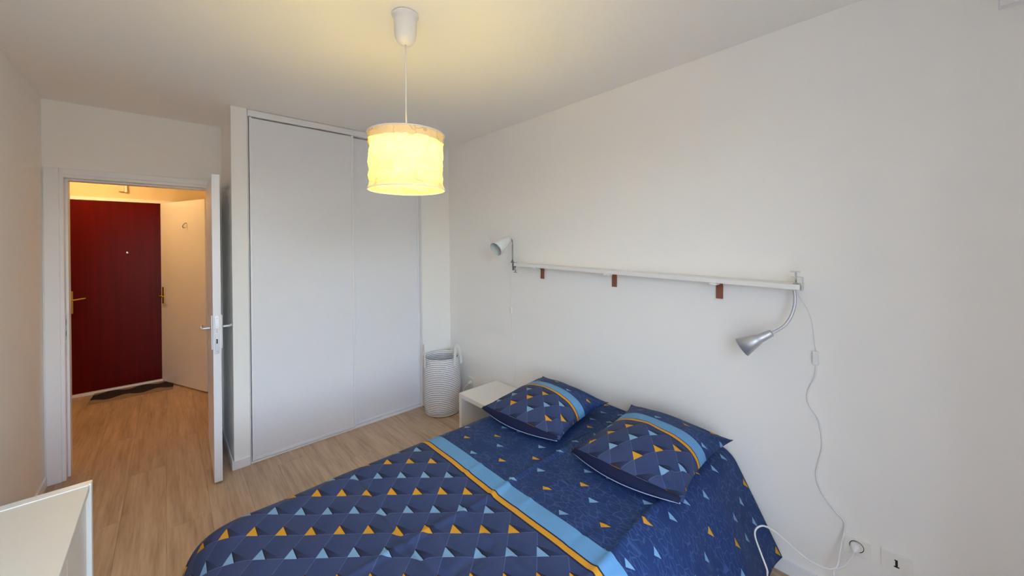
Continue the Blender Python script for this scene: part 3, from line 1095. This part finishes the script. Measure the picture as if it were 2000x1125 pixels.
# its cord: down the wall, past the socket, looping over the duvet and back to the plug
xw = WX - 0.006
C1 = [px(1556, 570, 0, xs - 0.012), px(1562, 582, 0, xs + 0.02), px(1575, 600, 0, xw), px(1586, 630, 0, xw), px(1591, 670, 0, xw), px(1594, 688, 0, xw)]
obj('cord', tube(spline(C1, 8), 0.0014, 6), 'plastic', ln, True)
sw = px(1593, 699, 0, xw - 0.004)
wall_clip_box(ln, 'cord_switch', sw, 0.008, 0.011, 0.030)
SOCK = Vector((WX, 0.17, 0.265))
PLUG = Vector((WX - 0.03, 0.172, 0.268))
C2 = [px(1594, 711, 0, xw), px(1592, 735, 0, xw), px(1578, 765, 0, xw), px(1580, 790, 0, xw), px(1599, 822, 0, xw), px(1606, 870, 0, xw), px(1598, 905, 0, xw), px(1594, 930, 0, xw), px(1604, 960, 0, xw), px(1626, 992, 0, xw - 0.002), px(1648, 1018, 0, xw - 0.004), px(1649, 1035, 0, xw - 0.010), px(1645, 1056, 0, xw - 0.022), px(1639, 1085, 0, xw - 0.05), px(1637, 1100, 0, xw - 0.07), px(1630, 1110, 0, xw - 0.085), px(1610, 1109, 0, xw - 0.10), px(1575, 1091, 0, xw - 0.12), px(1540, 1061, 0, xw - 0.14), px(1510, 1036, 0, xw - 0.17), px(1490, 1027, 0, xw - 0.20), px(1477, 1033, 0, xw - 0.23), px(1475, 1048, 0, xw - 0.26), px(1486, 1080, 0, xw - 0.30), px(1498, 1112, 0, xw - 0.33), px(1503, 1135, 0, xw - 0.36)]
last = C2[-1]
C2 += [Vector((last.x + 0.01, last.y - 0.07, 0.10)), Vector((1.66, 0.17, 0.012)), Vector((1.82, 0.13, 0.012)), Vector((1.95, 0.17, 0.06)), px(1628, 1122, 0, xw - 0.075), px(1648, 1106, 0, xw - 0.055), px(1664, 1088, 0, xw - 0.04), PLUG + Vector((-0.012, 0.003, -0.012))]
obj('cord', tube(spline(C2, 8), 0.0034, 8), 'plastic', ln, True)
pg = obj('plug', lathe([(0, -0.006), (0.017, -0.006), (0.018, 0.004), (0.016, 0.016), (0.009, 0.024), (0.005, 0.034), (0, 0.034)], 24, origin=PLUG + Vector((0.022, 0, 0)), axis=(-1, 0.12, -0.35)), 'plastic', ln, True)

# white clamp lamp at the far end of the shelf
lf = thing('clamp_lamp', 'white clamp lamp with a chrome arm standing at the wardrobe end of the shelf', 'lamp', (0, 0, 0), group='clamp lamps on the shelf')
xs2 = WX - 0.06
clamp(lf, (xs2 - 0.025, YL_, 1.357), 'chrome', 1, 0.023, -1, 0.024)
ya = YL_ - 0.018
base = Vector((xs2, ya + 0.015, 1.381))
top = px(1000, 474, 0, xs2)
b0 = px(1001, 511, 0, xs2)
b0.z = 1.381
arm = [b0, px(1001, 500, 0, xs2), px(1001, 484, 0, xs2), px(1001, 473, 0, xs2), px(998, 466.5, 0, xs2 - 0.003), px(993, 465, 0, xs2 - 0.008)]
obj('arm', tube(spline(arm, 6), 0.0052, 10), 'chrome', lf, True)
obj('arm_foot', lathe([(0, 0), (0.014, 0), (0.014, 0.004), (0.008, 0.010), (0.007, 0.022), (0, 0.022)], 20, origin=b0 + Vector((0, 0, -0.001))), 'chrome', lf, True)
A2 = px(995, 466, 0, xs2 - 0.006)
B2 = px(968, 487, 0, xs2 - 0.16)
cone_head(lf, 'lamp_head', 'frost', A2, B2, [(0.020, 0.0), (0.028, 0.04), (0.036, 0.25), (0.057, 1.0)])
Ln2 = (B2 - A2).length
obj('shaded_inner_cone', lathe([(0.030, 0.25 * Ln2), (0.0535, 0.985 * Ln2)], 32, origin=A2, axis=(B2 - A2)), 'innershaded', lf, True)  # added liner; its darker colour stands in for shade inside the head
dh2 = (B2 - A2).normalized()
obj('lamp_bulb', lathe([(0, 0.0), (0.013, 0.0), (0.016, 0.02), (0.026, 0.05), (0.018, 0.07), (0, 0.076)], 20, origin=A2 + dh2 * 0.04, axis=dh2), 'frost', lf, True)
C3 = [px(998, 533, 0, xs2 - 0.02), px(997, 545, 0, WX - 0.03), px(997, 565, 0, xw), px(998, 598, 0, xw)]
obj('cord', tube(spline(C3, 6), 0.0016, 6), 'plastic', lf, True)
wall_clip_box(lf, 'cord_switch', px(998, 606, 0, xw - 0.003), 0.007, 0.009, 0.026)
SM = Vector((WX, 2.82, 0.245))
C4 = [px(999, 614, 0, xw), px(1001, 650, 0, xw), px(1006, 690, 0, xw), px(1007, 725, 0, xw), px(1003, 750, 0, xw), Vector((xw - 0.002, 2.30, 0.20)), Vector((xw - 0.005, 2.50, 0.04)), Vector((xw - 0.04, 2.80, 0.02)), Vector((xw - 0.08, 2.845, 0.13)), Vector((xw - 0.07, 2.84, 0.20)), Vector((WX - 0.035, 2.825, 0.235))]
obj('cord', tube(spline(C4, 8), 0.0024, 6), 'plastic', lf, True)
obj('plug', lathe([(0, 0), (0.017, 0), (0.018, 0.012), (0.010, 0.03), (0.005, 0.038), (0, 0.038)], 20, origin=SM + Vector((-0.010, 0.0, 0)), axis=(-1, 0.1, -0.2)), 'plastic', lf, True)


# ------------------------------------------------------------------ sockets
def plate(name, label, yc, zc, hw, hh, group=None):
    t = thing(name, label, 'socket', (WX, yc, zc), group=group)
    obj('cover_plate', box(-0.010, 0, -hw, hw, -hh, hh, 0.002), 'socket', t)
    return t


s1 = plate('wall_socket', 'white wall socket holding the plug, beneath the silver lamp cord', 0.17, 0.265, 0.042, 0.036)
obj('socket_well', lathe([(0.0225, 0.0), (0.0225, 0.0012), (0.0205, 0.0012), (0.0195, -0.006), (0, -0.006)], 32, origin=(-0.010, 0, 0.002), axis=(-1, 0, 0)), 'black', s1, True)
s2 = plate('telephone_socket', 'white telephone socket with a black slot near the right edge', 0.056, 0.268, 0.043, 0.0335)
bm = empty_bm()
box(-0.0108, -0.0096, -0.0035, 0.0035, -0.016, 0.013, bm=bm)
box(-0.0108, -0.0096, -0.0075, 0.0075, -0.016, -0.0115, bm=bm)
box(-0.0108, -0.0096, -0.0005, 0.0060, 0.009, 0.013, bm=bm)
obj('jack_slot', bm, 'black', s2)
obj('socket_insert', box(-0.0104, -0.009, -0.034, -0.024, -0.022, 0.022, 0.0005), 'socket', s2)
s3 = plate('wall_socket', 'small white wall socket low on the wall behind the laundry basket', SM.y, SM.z, 0.04, 0.04)
obj('socket_well', lathe([(0.0225, 0.0), (0.0225, 0.0012), (0.0205, 0.0012), (0.0195, -0.006), (0, -0.006)], 32, origin=(-0.010, 0, 0.006), axis=(-1, 0, 0)), 'socket', s3, True)
